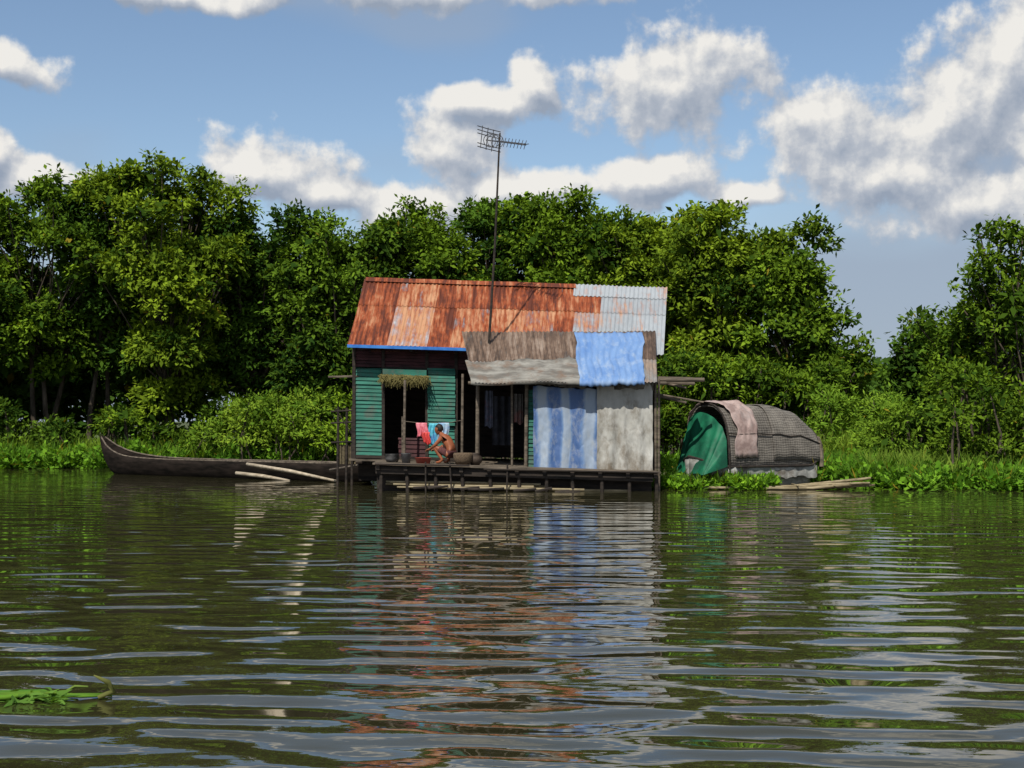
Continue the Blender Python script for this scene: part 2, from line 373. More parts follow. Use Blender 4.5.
# ------------------------------------------------------------------ metal roofing material
def metal(name, r1=(.085,.020,.009), r2=(.25,.056,.016), r3=(.42,.22,.12), g1=(.14,.155,.175), g2=(.38,.41,.44)):
    m, nt, b = newmat(name)
    at = N(nt, "ShaderNodeAttribute"); at.attribute_name = "Col"
    sx = N(nt, "ShaderNodeSeparateXYZ"); nt.links.new(at.outputs["Vector"], sx.inputs[0])
    g = N(nt, "ShaderNodeTexCoord")
    def nz(sc, det, loc=0):
        mp = N(nt, "ShaderNodeMapping"); mp.inputs["Scale"].default_value = sc; mp.inputs["Location"].default_value = (loc,)*3
        nt.links.new(g.outputs["Object"], mp.inputs["Vector"])
        n = N(nt, "ShaderNodeTexNoise"); setin(n, Scale=1., Detail=det, Roughness=.65); nt.links.new(mp.outputs[0], n.inputs["Vector"]); return n.outputs["Fac"]
    def mth(op, a, b_, c_=None):
        n = N(nt, "ShaderNodeMath", operation=op); n.use_clamp = (op == 'MULTIPLY_ADD')
        for i, v in enumerate((a, b_, c_)):
            if v is None: continue
            if isinstance(v, (int, float)): n.inputs[i].default_value = v
            else: nt.links.new(v, n.inputs[i])
        return n.outputs[0]
    streak = nz((10, .8, .8), 5); blot = nz((1.5, 1.5, 1.5), 6, 4); fine = nz((16, 5, 5), 4, 7)
    s = mth('ADD', mth('MULTIPLY', streak, .5), mth('MULTIPLY', blot, .5))
    f = mth('MULTIPLY_ADD', mth('SUBTRACT', s, mth('SUBTRACT', 1.0, sx.outputs[0])), 7.0, .5)
    base = N(nt, "ShaderNodeMix", data_type='RGBA'); base.inputs[6].default_value = (*g1,1); base.inputs[7].default_value = (*g2,1)
    nt.links.new(mth('MULTIPLY_ADD', fine, .6, mth('SUBTRACT', sx.outputs[1], .3)), base.inputs[0])
    rr = N(nt, "ShaderNodeValToRGB"); el = rr.color_ramp.elements
    el[0].position = .36; el[0].color = (*r1,1); el[1].position = .70; el[1].color = (*r3,1)
    x = el.new(.5); x.color = (*r2,1)
    v = mth('ADD', mth('MULTIPLY', streak, .55), mth('ADD', mth('MULTIPLY', fine, .2), mth('MULTIPLY', blot, .25)))
    v = mth('ADD', mth('MULTIPLY', mth('SUBTRACT', v, .5), 1.7), mth('ADD', .47, mth('MULTIPLY', sx.outputs[2], .5)))
    nt.links.new(v, rr.inputs["Fac"])
    mx = N(nt, "ShaderNodeMix", data_type='RGBA'); nt.links.new(f, mx.inputs[0]); nt.links.new(base.outputs[2], mx.inputs[6]); nt.links.new(rr.outputs[0], mx.inputs[7])
    nt.links.new(mx.outputs[2], b.inputs["Base Color"])
    setin(b, Roughness=.65, Metallic=.0); b.inputs["Specular IOR Level"].default_value = .3
    return m
METAL = metal("corrugated_metal")
METAL2 = metal("weathered_grey_metal", (.055,.036,.026), (.13,.085,.06), (.26,.20,.16), (.10,.10,.10), (.30,.29,.28))
SH = .03
house = empty("floating_house")
def roofP(u, v, back=False):
    bl = Vector((-3.69, 32.15, 3.14)); br = Vector((3.40, 32.15, 3.12)); tl = Vector((-3.56, 34.6, 4.84)); tr = Vector((3.74, 34.6, 4.82))
    p = bl.lerp(br, u).lerp(tl.lerp(tr, u), v)
    p.z += -.05*math.sin(v*math.pi)+.018*fb(u*5, v*3, 1)
    if back: p.y = 69.2-p.y
    return p
def sheet(mb, Pf, u0, u1, v0, v1, off, width, col, amp=.014, pitch=.10, nv=5):
    n = max(8, int((u1-u0)*width/pitch*6))
    def fn(a, b_):
        u = u0+(u1-u0)*a; v = v0+(v1-v0)*b_
        p = Pf(u, v)
        return Vector((p.x, p.y-.5*(off+amp*math.sin(2*math.pi*u*width/pitch)), p.z+.8*(off+amp*math.sin(2*math.pi*u*width/pitch))))
    mb.grid(fn, n, nv, col)
mb = MB()
cols = [(.0,.13,.80,.3,-.02), (.125,.245,.57,.95,.30), (.24,.33,.80,.4,-.05), (.325,.43,.62,.45,.18), (.425,.53,.64,.4,.24), (.525,.64,.60,.45,.22), (.635,.715,.70,.35,.08), (.71,.785,.54,.5,.26), (.78,.91,.41,.50,.2), (.905,1.0,.40,.62,.1)]
for i, (a, c, ru, li, ti) in enumerate(cols):
    sheet(mb, roofP, a-.004, c+.004, -.01-.01*rng.random(), .66, .004*(i % 2), 7.2, (ru, li, ti, 1))
    up = (.80, .3, -.08+.05*rng.random(), 1) if i < 6 and i != 1 else ((.62, .8, .2, 1) if i == 1 else ((.66, .5, .05, 1) if i < 8 else (.42, .5, .1, 1)))
    sheet(mb, roofP, a-.004, c+.004, .60+.02*rng.random(), 1.005, .014+.004*(i % 2), 7.2, up)
sheet(mb, roofP, .695, 1.005, .84, 1.01, .034, 7.2, (.42, .66, .1, 1))
for i in range(8):
    sheet(mb, lambda u, v: roofP(u, v, True), i/8-.003, (i+1)/8+.003, -.01, 1.0, .004*(i % 2), 7.2, (.62, .5, .1, 1))
mb.build("roof", METAL, house, SH, smooth=True)
mb = MB()
def ridge(u, v):
    p = roofP(u*.7, 1.0); a = (v-.5)*2; return Vector((p.x, p.y+a*.16, p.z+.055-abs(a)*.11))
mb.grid(ridge, 20, 4, (.75,.3,-.05,1)); mb.build("ridge_cap", METAL, house, SH)

def slats(mb, x0, x1, z0, z1, y, pitch=.09, t=.018):
    z = z0
    while z < z1-.02:
        h = min(pitch, z1-z); j = rng.normal(0, .004)
        mb.box(x0+rng.uniform(-.01, .01), x1+rng.uniform(-.01, .01), y+j, y+t+j, z, z+h-.004-.006*rng.random(), tilt=.022); z += pitch
mg = MB()
slats(mg, -3.60, -2.97, .62, 2.62, 32.60)
slats(mg, -1.93, -1.30, 1.35, 2.66, 32.52)
slats(mg, -1.93, -1.30, .60, 1.32, 32.60)
mg.build("green_wall_boards", GREENP, house, SH)
mm = MB()
slats(mm, -3.60, -.78, 2.64, 3.10, 32.60, .075)
slats(mm, -2.6, -1.95, .60, 1.05, 32.62, .1)
mm.build("maroon_wall_boards", MAROON, house, SH)
ms = MB()
def sidewall(x, y0, y1, z0, z1):
    z = z0
    while z < z1: ms.box(x-.012, x+.012, y0, y1, z, z+.13); z += .135
sidewall(-3.62, 32.6, 36.6, .6, 3.1); sidewall(3.25, 32.6, 36.6, .6, 3.1)
z = .6
while z < 3.1: ms.box(-3.6, 3.24, 36.58, 36.6, z, z+.13); z += .135
for sx in (-3.62, 3.25):
    for k in range(11):
        zz = 3.1+k*.135; hw_ = 2.0*(1-(zz-3.0)/1.75)
        if hw_ > .05: ms.box(sx-.012, sx+.012, 34.6-hw_, 34.6+hw_, zz, zz+.13)
ms.build("side_and_back_boards", GREENP, house, SH)
mw = MB()
for x in (-3.62, -2.95, -1.95, -1.28, -.78, .9, 3.2): mw.box(x-.035, x+.035, 32.555, 32.63, .5, 3.12)
for x in (-3.58, 0, 3.2): mw.box(x-.04, x+.04, 36.5, 36.575, .5, 3.1)
mw.box(-3.58, 3.16, 32.64, 32.70, 3.02, 3.10); mw.box(-2.92, -1.98, 32.57, 32.62, 2.60, 2.66)
mw.box(-3.58, -.8, 32.56, 32.60, .55, .615)
for k in range(7):
    x = -3.4+k*1.12
    mw._add([(x-.025,32.2,3.00),(x+.025,32.2,3.00),(x+.025,34.6,4.68),(x-.025,34.6,4.68),(x-.025,32.2,3.08),(x+.025,32.2,3.08),(x+.025,34.6,4.76),(x-.025,34.6,4.76)],[(0,1,2,3),(4,7,6,5),(0,4,5,1),(2,6,7,3),(0,3,7,4),(1,5,6,2)])
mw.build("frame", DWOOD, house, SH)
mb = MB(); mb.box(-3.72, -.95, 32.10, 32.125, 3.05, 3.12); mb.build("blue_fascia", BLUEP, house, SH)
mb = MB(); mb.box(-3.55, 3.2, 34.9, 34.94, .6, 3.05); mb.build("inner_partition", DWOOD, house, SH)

def leanP(u, v):
    bl = Vector((-.80, 30.35, 2.31)); br = Vector((3.10, 30.35, 2.44)); tl = Vector((-1.15, 32.55, 3.48)); tr = Vector((3.32, 32.9, 3.66))
    p = bl.lerp(br, u).lerp(tl.lerp(tr, u), v)
    p.z += .03*fb(u*4, v*2, 9)-.04*math.sin(v*3.14)
    return p
mb = MB()
lc = [(.0,.17),(.165,.34),(.335,.50),(.495,.68),(.675,.86),(.855,1.0)]
for i, (a, c) in enumerate(lc):
    sheet(mb, leanP, a, c, .45, 1.0+rng.normal(0, .02), .012+.005*(i % 2), 4.3, (.64, .4, [.0,.12,.02,.1,.1,-.1][i], 1), pitch=.085)
    sheet(mb, leanP, a, c, -.02+rng.normal(0, .02), .50, .003*(i % 2), 4.3, (.52, .55, .25, 1), pitch=.085)
mb.build("lean_to_roof", METAL2, house, SH, smooth=True)
def clothmat(name, c1, c2, c3, scale, lo=.4, hi=.6, s3=1.6, rough=.6, t3=(.5,.66), **kw):
    return pmat(name, c1, c2, scale, rough, .004, 5, c3=c3, s3=s3, lo=lo, hi=hi, t3=t3, **kw)
BT = clothmat("blue_tarp", (.085,.18,.40), (.16,.27,.48), (.28,.36,.48), (3,1.2,1.2), lo=.3, hi=.7, t3=(.47,.75), s3=3.0, s3v=(2,.7,.7))
mb = MB()
def tarp_roof(a, b_):
    u = .575+.355*a+.014*fb(b_*3, 2, 5); v = -.06+1.02*b_+.03*fb(a*4, 3, 1)
    p = leanP(u, max(v, 0))
    if v < 0: p.z += v*2.2; p.y -= .03
    return p+Vector((0, -.03, .045+.014*fb(a*9, b_*3, 2)+.010*math.sin(a*66+2*fb(a*2, b_*3, 1))))
mb.grid(tarp_roof, 110, 30); mb.build("blue_roof_tarp", BT, house, SH, smooth=True, solid=.003)
mb = MB()
def canv(a, b_):
    u = -.02+.60*a; v = -.05+(.48+.09*fb(a*3, 1, 2))*b_
    p = leanP(u, max(v, 0))
    if v < 0: p.z += v*2.0
    return p+Vector((0, -.02, .038+.02*fb(a*6, b_*3, 7)+.010*math.sin(a*70)*b_))
mb.grid(canv, 140, 20); mb.build("roof_canvas", clothmat("old_canvas", (.12,.11,.095), (.25,.24,.215), (.15,.10,.07), (2,5,5), s3=2.2), house, SH, smooth=True, solid=.003)
mb = MB()
for (x0, x1, dz) in ((.5, 1.05, .10), (1.0, 1.6, .14), (1.55, 2.3, .09), (2.2, 3.05, .16)):
    mb.grid(lambda a, b_: Vector((x0+(x1-x0)*a, 30.66+.03*math.sin(a*14+x0), 2.40+.02*x0-(dz*1.2+.05*fb(a*4, x0, 1))*b_)), 14, 4)
mb.build("eave_rags", clothmat("grey_rag", (.05,.045,.04), (.13,.12,.10), (.2,.18,.15), (8,8,8)), house, SH, smooth=True, solid=.004)

mb = MB()
for x in (-.76, .30, 1.84, 3.00): mb.tube([(x, 30.84, .5), (x+.02, 30.84, 2.42)], .04, 8)
for x in (3.10, 3.17): mb.tube([(x, 30.7, -.3), (x, 30.72, 2.5)], .03, 8)
mb.tube([(3.14, 32.4, -.3), (3.14, 32.4, 3.2)], .04, 8)
mb.tube([(-.95, 30.86, 2.30), (3.35, 30.86, 2.42)], .035, 8)
mb.tube([(.0, 30.95, .5), (.0, 30.95, 2.3)], .025, 8)
mb.tube([(-1.1, 31.2, .55), (-1.08, 31.2, 2.5)], .03, 8)
mb.tube([(-2.42, 31.9, .55), (-2.40, 31.9, 2.35)], .03, 8)
mb.tube([(-4.2, 32.5, 2.38), (-3.5, 32.6, 2.42)], .025, 6)
mb.build("posts", WOOD, house, SH)
mb = MB()
mb.tube([(2.6, 31.0, 2.47), (4.18, 30.9, 2.52)], [.055, .045], 8)
mb.tube([(2.6, 31.2, 2.43), (4.0, 31.15, 2.44)], [.045, .04], 8)
mb.tube([(2.9, 31.4, 2.52), (3.8, 31.0, 2.34)], [.03, .025], 8)
mb.tube([(3.0, 31.5, 2.2), (3.85, 31.4, 2.02)], [.035, .03], 8)
mb.tube([(3.0, 32.4, 2.25), (4.3, 31.9, 2.05)], [.03, .02], 8)
mb.box(3.0, 3.95, 31.1, 31.45, 2.54, 2.575)
mb.build("projecting_beams", WOOD, house, SH)
mb = MB(); slats(mb, .32, .50, .5, 2.2, 30.9, .09); mb.build("green_strip", GREENP, house, SH)
mb = MB()
z = .5
while z < 2.5: mb.box(3.10, 3.12, 31.0, 32.55, z, z+.12); z += .125
mb.box(.35, 3.06, 31.02, 31.05, .5, 2.3)
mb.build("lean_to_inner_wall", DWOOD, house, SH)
def stripe_tarp():
    m, nt, b = newmat("striped_blue_tarp")
    g = N(nt, "ShaderNodeTexCoord"); mp = N(nt, "ShaderNodeMapping"); mp.inputs["Scale"].default_value = (1, 1, .25)
    nt.links.new(g.outputs["Object"], mp.inputs["Vector"])
    w = N(nt, "ShaderNodeTexWave", bands_direction='X'); setin(w, Scale=.62, Distortion=2.4, Detail=5.0, **{"Detail Scale": 3.0, "Phase Offset": 1.2}); nt.links.new(mp.outputs[0], w.inputs["Vector"])
    cr = N(nt, "ShaderNodeValToRGB"); e = cr.color_ramp.elements; e[0].color = (.045,.10,.25,1); e[1].color = (.24,.30,.39,1); e[0].position = .25; e[1].position = .78
    x = e.new(.5); x.color = (.09,.17,.34,1)
    nt.links.new(w.outputs["Fac"], cr.inputs[0])
    m2 = N(nt, "ShaderNodeMapping"); m2.inputs["Scale"].default_value = (3.2, 1, 1.6); nt.links.new(g.outputs["Object"], m2.inputs["Vector"])
    n2 = N(nt, "ShaderNodeTexNoise"); setin(n2, Scale=1.3, Detail=8.0, Roughness=.75); nt.links.new(m2.outputs[0], n2.inputs["Vector"])
    r = N(nt, "ShaderNodeMapRange"); setin(r, **{"From Min": .48, "From Max": .68, "To Max": .75}); nt.links.new(n2.outputs["Fac"], r.inputs["Value"])
    mx = N(nt, "ShaderNodeMix", data_type='RGBA'); nt.links.new(r.outputs[0], mx.inputs[0]); nt.links.new(cr.outputs[0], mx.inputs[6]); mx.inputs[7].default_value = (.30,.32,.33,1)
    nt.links.new(mx.outputs[2], b.inputs["Base Color"]); setin(b, Roughness=.5)
    return m
def crease(a, b_, s):   # hanging folds with faint pull creases
    d1 = math.sin(a*9+b_*7+4*fb(a*2, b_*2, s+2)); 
    return .020*math.sin(a*24+2.0*fb(a*2, b_*1.5, s))*(.35+.65*(1-b_))+.022*fb(a*3, b_*2, s+3)+.010*(1-abs(d1))**3*(.5+.5*fb(a*2, b_*2, s+8))+.010*fb(a*9, b_*6, s+5)
mb = MB()
def tA(a, b_):
    x = .46+1.42*a+.015*fb(1, b_*4, 2); z = .43+.045*fb(a*4, 0, 3)+(1.84-.03*a)*b_
    return Vector((x, 30.72-.14*(1-b_)**1.5+crease(a, b_, 1), z))
mb.grid(tA, 110, 110); mb.build("blue_tarp_wall", stripe_tarp(), house, SH, smooth=True, solid=.003)
mb = MB()
WT = clothmat("dirty_white_tarp", (.27,.265,.24), (.42,.415,.39), (.14,.115,.085), (3,3,1.2), s3=1.8, lo=.3, hi=.65, t3=(.50,.74), s3v=(1.8,1,1), base_dirt=(.4,1.2,.17))
def tB(a, b_):
    x = 1.83+1.20*a+.02*fb(1, b_*4, 5); z = .40+.05*fb(a*4, 0, 8)+(1.97)*b_+.05*math.sin(a*9)*b_
    return Vector((x, 30.68-.16*(1-b_)**1.5+1.2*crease(a, b_, 8), z))
mb.grid(tB, 110, 110); mb.build("white_tarp_wall", WT, house, SH, smooth=True, solid=.003)

mb = MB()
def hang(a, b_): return Vector((-.45+.5*a, 31.9+.03*math.sin(a*20), .95+1.1*b_))
mb.grid(hang, 20, 10); mb.build("hanging_mat", BLACK, house, SH)
for nm, x0, x1, z0, z1, y, c in (("hanging_sarong", -.60, -.42, 1.35, 2.15, 31.3, (.05,.055,.08)), ("hanging_shirt", .04, .24, 1.45, 2.1, 31.2, (.07,.065,.06))):
    mb = MB(); mb.grid(lambda a, b_: Vector((x0+(x1-x0)*a, y+.03*math.sin(a*15), z0+(z1-z0)*b_+.03*math.sin(a*7)*(1-b_))), 14, 8)
    mb.build(nm, clothmat(nm, c, tuple(k*1.8 for k in c), (.2,.06,.05), (9,9,9)), house, SH, smooth=True)

# deck
mb = MB()
y = 30.15
while y < 36.5:
    x0 = -2.95 if y < 32.4 else -3.7
    mb.box(x0+rng.normal(0, .05), 3.08+rng.normal(0, .06), y, y+.13+.015*rng.random(), .485+rng.normal(0, .006), .52+rng.normal(0, .005)); y += .15
mb.build("deck_planks", WOOD, house, SH)
mb = MB()
for k in range(11):
    x = -2.85+k*.59; mb.box(x-.04, x+.04, 30.16, 36.4, .38, .47)
    mb.tube([(x+.05, 30.30, -.4), (x+.03+rng.normal(0, .03), 30.28, .42)], .04, 7)
mb.box(-2.9, 3.0, 30.22, 30.27, .30, .46); mb.box(-3.6, 3.0, 33.3, 33.4, .0, .4); mb.box(-2.9, 3.0, 30.55, 30.6, -.1, .37)
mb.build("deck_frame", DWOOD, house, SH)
mb = MB()
for k in range(8):
    z = .05+.05*(k % 3)+.01*rng.normal(); y = 30.28+.05*k
    a = rng.uniform(-2.75, -2.2); c = rng.uniform(.3, 1.0) if k % 3 else rng.uniform(1.4, 2.6)
    mb.tube([(a, y, z+.02), ((a+c)/2, y+rng.normal(0, .03), z+.015*rng.normal()), (c, y, z)], [.022, .03, .026], 8)
mb.build("bamboo_floats", BAMBOO, house, .012)
mb = MB()
for k in range(10):
    x = rng.uniform(-2.9, 2.7); mb.tube([(x, 30.15, .02), (x+rng.uniform(.3, .6), 30.2, .03+.08*rng.random())], .02+.012*rng.random(), 6)
for k in range(3):
    x = rng.uniform(-2.7, 2.7); mb.tube([(x, 30.12, -.2), (x+rng.normal(0, .08), 30.14, .56+.1*rng.random())], .018, 6)
mb.tube([(-2.9, 30.11, .50), (-.9, 30.10, .53)], .018, 6); mb.tube([(-.6, 30.11, .46), (3.1, 30.10, .50)], .018, 6)
mb.build("loose_poles", DWOOD, house, SH)

mb = MB()
for i in range(420):
    x = rng.uniform(-2.98, -1.92); z = 2.42-.05*rng.random(); y = 32.3+rng.normal(0, .05)
    mb.tube([(x, y+.15, z+.06), (x+rng.normal(0, .05), y, z+.02), (x+rng.normal(0, .08), y-.12, z-.13+rng.normal(0, .05))], [.012,.01,.004], 3)
mb.build("thatch_awning", STRAW, house, SH)
mb = MB(); mb.box(-2.95, -1.95, 32.42, 32.5, 2.46, 2.6); mb.build("awning_board", GREENP, house, SH)

fen = empty("wooden_rack"); mb = MB()
for x in (-4.05, -3.85, -3.72): mb.tube([(x, 33.0, -.4), (x+.02, 33.0, 1.75+rng.normal(0, .08))], .03, 7)
for z in (1.0, 1.45, 1.72): mb.tube([(-4.2, 32.98, z), (-3.62, 32.98, z+.03)], .02, 6)
mb.tube([(-4.1, 32.96, 1.8), (-3.65, 32.96, 1.1)], .015, 6)
mb.build("poles", DWOOD, fen)
mb = MB(); mb.grid(lambda a, b_: Vector((-4.05+.42*a, 33.03+.02*math.sin(a*30), .5+.45*b_)), 16, 6); mb.build("woven_panel", pmat("woven_panel", (.06,.05,.03), (.15,.12,.07), (20,20,20), .9), fen)

# ------------------------------------------------------------------ antenna
ant = empty("tv_antenna"); mb = MB()
b0 = W(489, 336, 32.1); t0 = W(499, 150, 32.1); t1 = W(500, 133, 32.1)
b0.z -= .15
mb.tube([b0, b0.lerp(t0, .5)+Vector((.02, 0, 0)), t0], [.03, .026, .02], 8)
mb.tube([t0, t1], .018, 6)
mb.build("mast", DWOOD, ant)
mb = MB()
bx0 = W(486, 140, 32.3); bx1 = W(526, 145, 31.8)
mb.tube([bx0, bx1], .014, 6)
ax = (bx1-bx0).normalized(); pr = Vector((ax.y, -ax.x, 0)).normalized()*-1
for k in range(9):
    p = bx0.lerp(bx1, .3+.085*k); l = .26-.012*k
    mb.tube([p-pr*l-Vector((0, 0, .03)), p+pr*l+Vector((0, 0, .05))], .010, 5)
    mb.tube([p-Vector((.03, 0, .10)), p+Vector((.03, 0, .10))], .008, 5)
for zz in (-.20, -.12, .10, .18, .26):
    q = bx0+Vector((.02, 0, zz)); mb.tube([q-pr*.32-ax*.06, q, q+pr*.32+ax*.18], .011, 5)
for k in (-.25, 0, .25): mb.tube([bx0+pr*k+Vector((0, 0, -.22)), bx0+pr*k+Vector((0.05, 0, .28))], .010, 5)
for k in range(3):
    cc = bx0+ax*(.1+.1*k)
    pts = [cc+Vector((.14*math.cos(t), .05*math.sin(t), .16*math.sin(t))) for t in np.linspace(0, 6.28, 13)]
    mb.tube(pts, .009, 5)
mb.build("elements", STEEL, ant)

# ------------------------------------------------------------------ canoe
can = empty("wooden_canoe")
Bw = Vector((-11.85, 41.0, 0)); St = Vector((-3.35, 34.9, 0)); ad = (St-Bw).normalized(); pd = Vector((-ad.y, ad.x, 0))
def sheer(t): return .44+.68*math.exp(-t/.07)+.08*max(0, (t-.9)/.1)
def keel(t): return -.14+1.14*math.exp(-t/.032)+.35*max(0, (t-.93)/.07)**2
def hw(t): return .44*min(1, (t/.16))**.75*min(1, ((1-t)/.08)+.25)**.6+.015
mb = MB()
def hull(a, b_):
    t = a; s = (b_-.5)*2
    k = keel(t); h_ = max(sheer(t)-k, .03)
    return Bw+(St-Bw)*t+pd*(hw(t)*math.sin(s*math.pi/2)*(abs(s)**.15 if s else 0))+Vector((0, 0, k+h_*abs(s)**2.2))
mb.grid(hull, 70, 16); mb.build("hull", pmat("canoe_wood", (.006,.005,.004), (.024,.018,.015), (2,2,10), .9, .004, spec=.08), can, smooth=True, solid=.03)
mb = MB()
for s in (-1, 1):
    mb.tube([Bw+(St-Bw)*t+pd*hw(t)*s+Vector((0, 0, sheer(t)+.01)) for t in np.linspace(.01, .995, 30)], .022, 6)
for t in (.2, .35, .5, .65, .8, .93):
    q = Bw+(St-Bw)*t+Vector((0, 0, sheer(t)-.06)); mb.tube([q-pd*hw(t), q+pd*hw(t)], .03, 6)
mb.build("gunwales_and_thwarts", WOOD, can)
def pole(name, pts, r, mat):
    mb = MB(); mb.tube(pts, r, 8); return mb.build(name, mat, smooth=True)
pole("wooden_pole", [W(247, 464, 36.5), W(290, 471, 35.6), W(336, 481, 34.7)], [.04, .045, .03], PALE)
pole("wooden_pole", [W(236, 473, 36.6), W(262, 476, 36.3), W(290, 480.5, 35.8)], [.045, .05, .03], PALE)
pole("wooden_pole", [W(255, 467, 36.4), W(300, 474, 35.5), W(328, 479, 34.9)], [.025, .03, .025], WOOD)
pole("wooden_pole", [W(330, 470, 34.5), W(388, 460, 33.0)], [.03, .025], WOOD)

# ------------------------------------------------------------------ covered boat
cb = empty("covered_boat")
A = Vector((4.38, 31.95, 0)); Bq = Vector((6.56, 33.2, 0)); ax = (Bq-A).normalized(); pp = Vector((ax.y, -ax.x, 0)); Ln = (Bq-A).length
def arch(t, s, rr=1.0):
    th = math.pi*s; taper = 1-.20*max(0, (t-.35)/.65)**2-.06*max(0, (t-.9)/.1)
    cx = math.cos(th); cx = math.copysign(abs(cx)**.8, cx); sz = math.sin(th)**.75 if 0 < s < 1 else 0
    return A+ax*(Ln*t)+pp*(.80*cx*rr)+Vector((0, 0, .44+(1.42)*sz*rr*taper+.05*fb(t*4, s*4, 1)))
def weave():
    m, nt, b = newmat("woven_mat")
    g = N(nt, "ShaderNodeTexCoord"); mp = N(nt, "ShaderNodeMapping"); mp.inputs["Rotation"].default_value = (0, 0, -math.atan2(ax.y, ax.x)); nt.links.new(g.outputs["Object"], mp.inputs["Vector"])
    w1 = N(nt, "ShaderNodeTexWave", bands_direction='X'); setin(w1, Scale=4.6, Distortion=4.0, Detail=3.0); w2 = N(nt, "ShaderNodeTexWave", bands_direction='Z'); setin(w2, Scale=5.6, Distortion=4.5, Detail=3.0)
    nt.links.new(mp.outputs[0], w1.inputs[0]); nt.links.new(mp.outputs[0], w2.inputs[0])
    n = N(nt, "ShaderNodeTexNoise"); setin(n, Scale=2.4, Detail=9.0, Roughness=.75); nt.links.new(g.outputs["Object"], n.inputs[0])
    a = N(nt, "ShaderNodeMath", operation='MULTIPLY_ADD'); nt.links.new(w1.outputs["Fac"], a.inputs[0]); a.inputs[1].default_value = .13
    a2 = N(nt, "ShaderNodeMath", operation='MULTIPLY_ADD'); nt.links.new(w2.outputs["Fac"], a2.inputs[0]); a2.inputs[1].default_value = .22; nt.links.new(n.outputs["Fac"], a2.inputs[2])
    nt.links.new(a2.outputs[0], a.inputs[2])
    cr = N(nt, "ShaderNodeValToRGB"); e = cr.color_ramp.elements; e[0].position = .40; e[0].color = (.032,.027,.023,1); e[1].position = .95; e[1].color = (.21,.19,.165,1)
    nt.links.new(a.outputs[0], cr.inputs[0]); nt.links.new(cr.outputs[0], b.inputs["Base Color"]); setin(b, Roughness=.95)
    bp = N(nt, "ShaderNodeBump"); setin(bp, Strength=1., Distance=.02); nt.links.new(a.outputs[0], bp.inputs["Height"]); nt.links.new(bp.outputs[0], b.inputs["Normal"])
    return m
WV = weave()
mb = MB(); mb.grid(lambda a, s: arch(a, s), 50, 34); mb.build("woven_canopy", WV, cb, smooth=True, solid=.03)
mb = MB()
mb.grid(lambda a, s: arch(.50+.55*a, .02+.96*s, 1.03)+Vector((0, 0, .02*fb(a*3, s*6, 4))), 26, 30)
mb.build("overlapping_mat", WV, cb, smooth=True, solid=.02)
mb = MB()
for t in (0.0, 1.05): mb.tube([arch(t, s, 1.02) for s in np.linspace(0, 1, 22)], .022, 6)
mb.tube([arch(t, .14, 1.05) for t in np.linspace(0, 1.05, 10)], .014, 5)
mb.build("canopy_hoops", DWOOD, cb)
mb = MB(); mb.grid(lambda a, s: arch(.0+.25*a+.04*math.sin(s*7)+.06*fb(s*5, a, 2)+.06*(1-s), s*.88+.03, 1.06)+Vector((0, 0, .03*fb(a*4, s*9, 5)+.012*math.sin(a*22+s*5))), 26, 50)
mb.build("pink_cloth", clothmat("pink_grey_cloth", (.22,.155,.14), (.38,.285,.26), (.28,.24,.23), (5,5,5)), cb, smooth=True, solid=.004)
def gface(a, s):
    th = math.pi*(1-a)
    fold = .035*math.sin(a*44+3*fb(a*3, s, 2))*(1-.7*s)
    q = A-ax*(.05+(1-s)*(.50*(1-a)**.7+.12)+fold)
    cx = math.cos(th); x = -math.copysign(abs(cx)**.8, cx)*.80
    top = .46+1.32*(math.sin(th)**.75 if 0 < a < 1 else 0)
    top *= (1-.10*math.exp(-((a-.35)/.2)**2))
    zb = .34+.05*fb(a*5, 0, 1)
    return q-pp*x*-1+Vector((0, 0, zb+(max(top, .5)-zb)*s))
mb = MB(); mb.grid(gface, 90, 24); mb.build("green_tarp", clothmat("green_tarp", (.005,.075,.04), (.010,.14,.07), (.008,.055,.035), (3,3,3)), cb, smooth=True)
mb = MB()
def bh(a, b_):
    t = -.20+1.34*a; s = (b_-.5)*2
    e = min(1, (a/.18))**.6*min(1, (1-a)/.15+.12)**.6
    up = .22*max(0, (.15-a)/.15)**1.5+.38*max(0, (a-.82)/.18)**1.5
    sh = .48+up; k = -.18+up*1.2
    return A+ax*(Ln*t)+pp*(.88*e*math.copysign(abs(s)**.55, s) if s else 0)+Vector((0, 0, k+(sh-k)*abs(s)**2.4))
mb.grid(bh, 50, 16); mb.build("hull", clothmat("faded_boat_paint", (.17,.18,.17), (.36,.36,.34), (.09,.07,.05), (2,2,6), s3=2.5), cb, smooth=True, solid=.03)
mb = MB()
for s in (0, 1): mb.tube([bh(a, s)+Vector((0, 0, .012)) for a in np.linspace(0, 1, 26)], .028, 6)
mb.build("gunwale", DWOOD, cb)
mb = MB()
mb.tube([arch(1.06, s, 1.0) for s in np.linspace(.0, .22, 8)], .06, 6)
mb.build("rolled_mat", WOOD, cb)
mb = MB()
mb.grid(lambda a, b_: arch(.18+.80*a, .0, 1.07)+Vector((.02*math.sin(a*40), 0, .06-(.26+.06*fb(a*6, 0, 3))*b_)), 40, 5)
mb.build("side_sheet", clothmat("dirty_grey_sheet", (.22,.22,.21), (.40,.40,.38), (.14,.12,.10), (4,4,4)), cb, smooth=True)

